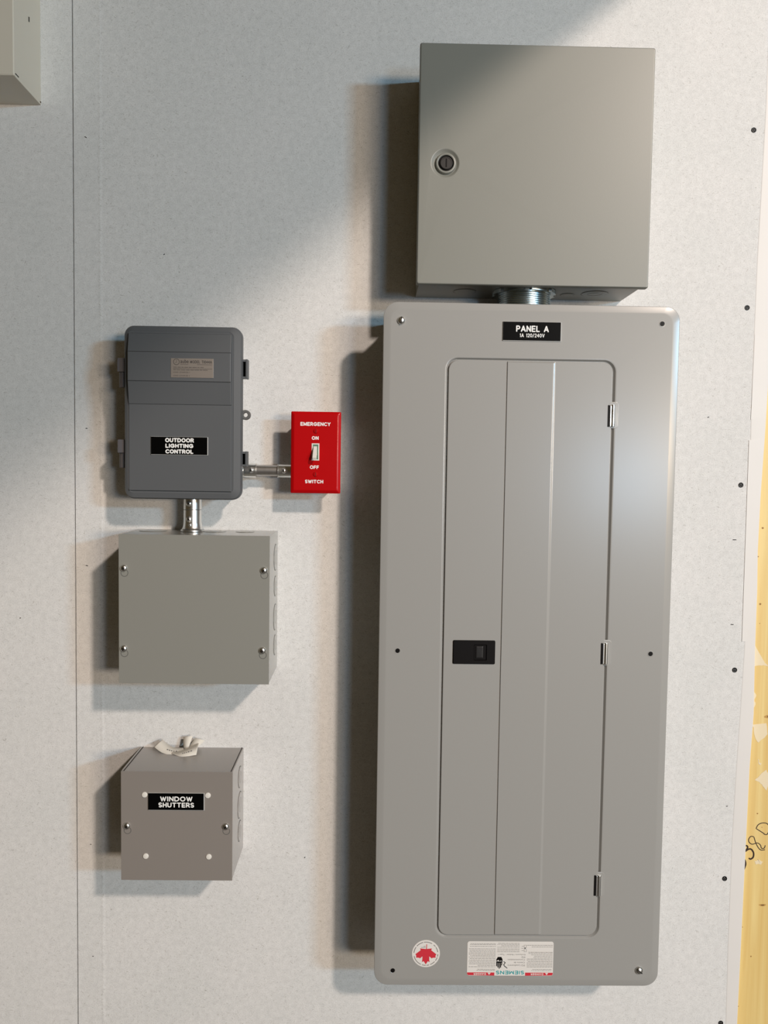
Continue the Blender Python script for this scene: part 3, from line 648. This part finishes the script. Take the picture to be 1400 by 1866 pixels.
junction_box(-13.23, -7.23, -22.51, -16.50, SMALL, t, org, [(-12.91, -19.50, 1), (-7.59, -19.50, 1)])
for z, r in ((-17.75, .58), (-19.38, .72), (-20.9, .56)): knockout('x', (-7.25, 1.35, z), r, t, org, SMALL)
for xa in (-13.13, -7.36): MB().box(xa, xa+.04, .0, 3.83, -16.54, -16.515).build('fold_seam', SEAMDK, t, org)
MB().box(-13.225, -13.13, .1, 3.80, -16.7, -16.49, .01).build('side_flange', SMALL, t, org)
for x, z in ((-11.96, -17.78), (-8.56, -17.79), (-11.90, -21.17), (-8.50, -21.18)):
    MB().lathe('d', (x, 3.915, z), [(.155, 0), (.155, .03), (.13, .06), (.01, .075)], 20).build('plug', IVORY, t, org)['label'] = 'round white plastic plug'
label_plate(-11.76, -8.74, -18.61, -17.66, 3.92, t, org, [('WINDOW', .215, .79, .19, .48, .062), ('SHUTTERS', .185, .82, .54, .83, .062)], .06)

# ------------------------------------------------------------------ paper scraps on the small box
def strip(name, label, pts, side, m=PAPER, print_at=None):
    """curled paper ribbon: centre line pts (x,d,z), half-width vectors side"""
    org = (pts[0][0], pts[0][1], -16.5); q = MB(); rows_ = []
    def cr(P, f):
        n = len(P)-1; s = f*n; i = min(int(s), n-1); u = s-i
        p0, p1, p2, p3 = [Vector(P[max(0, min(n, j))]) for j in (i-1, i, i+1, i+2)]
        return .5*((2*p1)+(-p0+p2)*u+(2*p0-5*p1+4*p2-p3)*u*u+(-p0+3*p1-3*p2+p3)*u**3)
    K = 16
    for k in range(K+1):
        f = k/K; c = cr(pts, f); w = cr(side, f); rows_.append((c-w, c+w))
    for a, b in zip(rows_, rows_[1:]):
        q.face([q.v(*a[0]), q.v(*a[1]), q.v(*b[1]), q.v(*b[0])])
    bmesh.ops.remove_doubles(q.bm, verts=q.bm.verts[:], dist=1e-4)
    if print_at:
        for f0, f1 in print_at:
            for j in range(5):
                fa = f0+(f1-f0)*j/5; fb = fa+(f1-f0)*.12
                A_, B_ = cr(pts, fa), cr(pts, fb); WA = cr(side, fa)*.11
                n = Vector((0, .012, .008))
                q.face([q.v(*(A_-WA+n)), q.v(*(A_+WA+n)), q.v(*(B_+WA+n)), q.v(*(B_-WA+n))], 1)
    o = q.build(name, [m, INKG], None, org)
    sd = o.modifiers.new('thickness', 'SOLIDIFY'); sd.thickness = .00012
    return tag(o, label, 'paper scrap', 'torn paper strips on the small junction box')
ZT_ = -16.49
strip('paper_strip', 'leftmost curled cream paper strip on the WINDOW SHUTTERS box', [(-12.1, .55, ZT_+.38), (-11.65, .8, ZT_+.16), (-11.1, .95, ZT_+.05), (-10.55, .85, ZT_+.08)],
      [(.16, -.30, .12), (.1, -.30, .14), (-.02, -.30, .12), (-.08, -.18, .08)], print_at=[(.42, .8)])
strip('paper_strip', 'frontmost cream paper strip with pointed end on the WINDOW SHUTTERS box', [(-11.15, 1.15, ZT_+.03), (-10.75, 1.30, ZT_+.02), (-10.3, 1.25, ZT_+.09), (-9.75, .95, ZT_+.20)],
      [(.02, -.05, .01), (-.10, -.22, .06), (-.10, -.28, .12), (-.02, -.42, .20)], print_at=[(.5, .85)])
strip('paper_strip', 'upright folded cream paper strip leaning on wall above the WINDOW SHUTTERS box', [(-10.42, .85, ZT_+.06), (-10.45, .55, ZT_+.36), (-10.42, .35, ZT_+.72)],
      [(.10, 0, .04), (.2, 0, .04), (.27, 0, .04)])
strip('paper_strip', 'small right-hand flap of cream paper fanned behind the pointed strip', [(-10.2, .8, ZT_+.06), (-9.95, .5, ZT_+.32), (-9.72, .3, ZT_+.55)],
      [(.14, 0, -.03), (.24, 0, -.06), (.28, 0, -.08)])
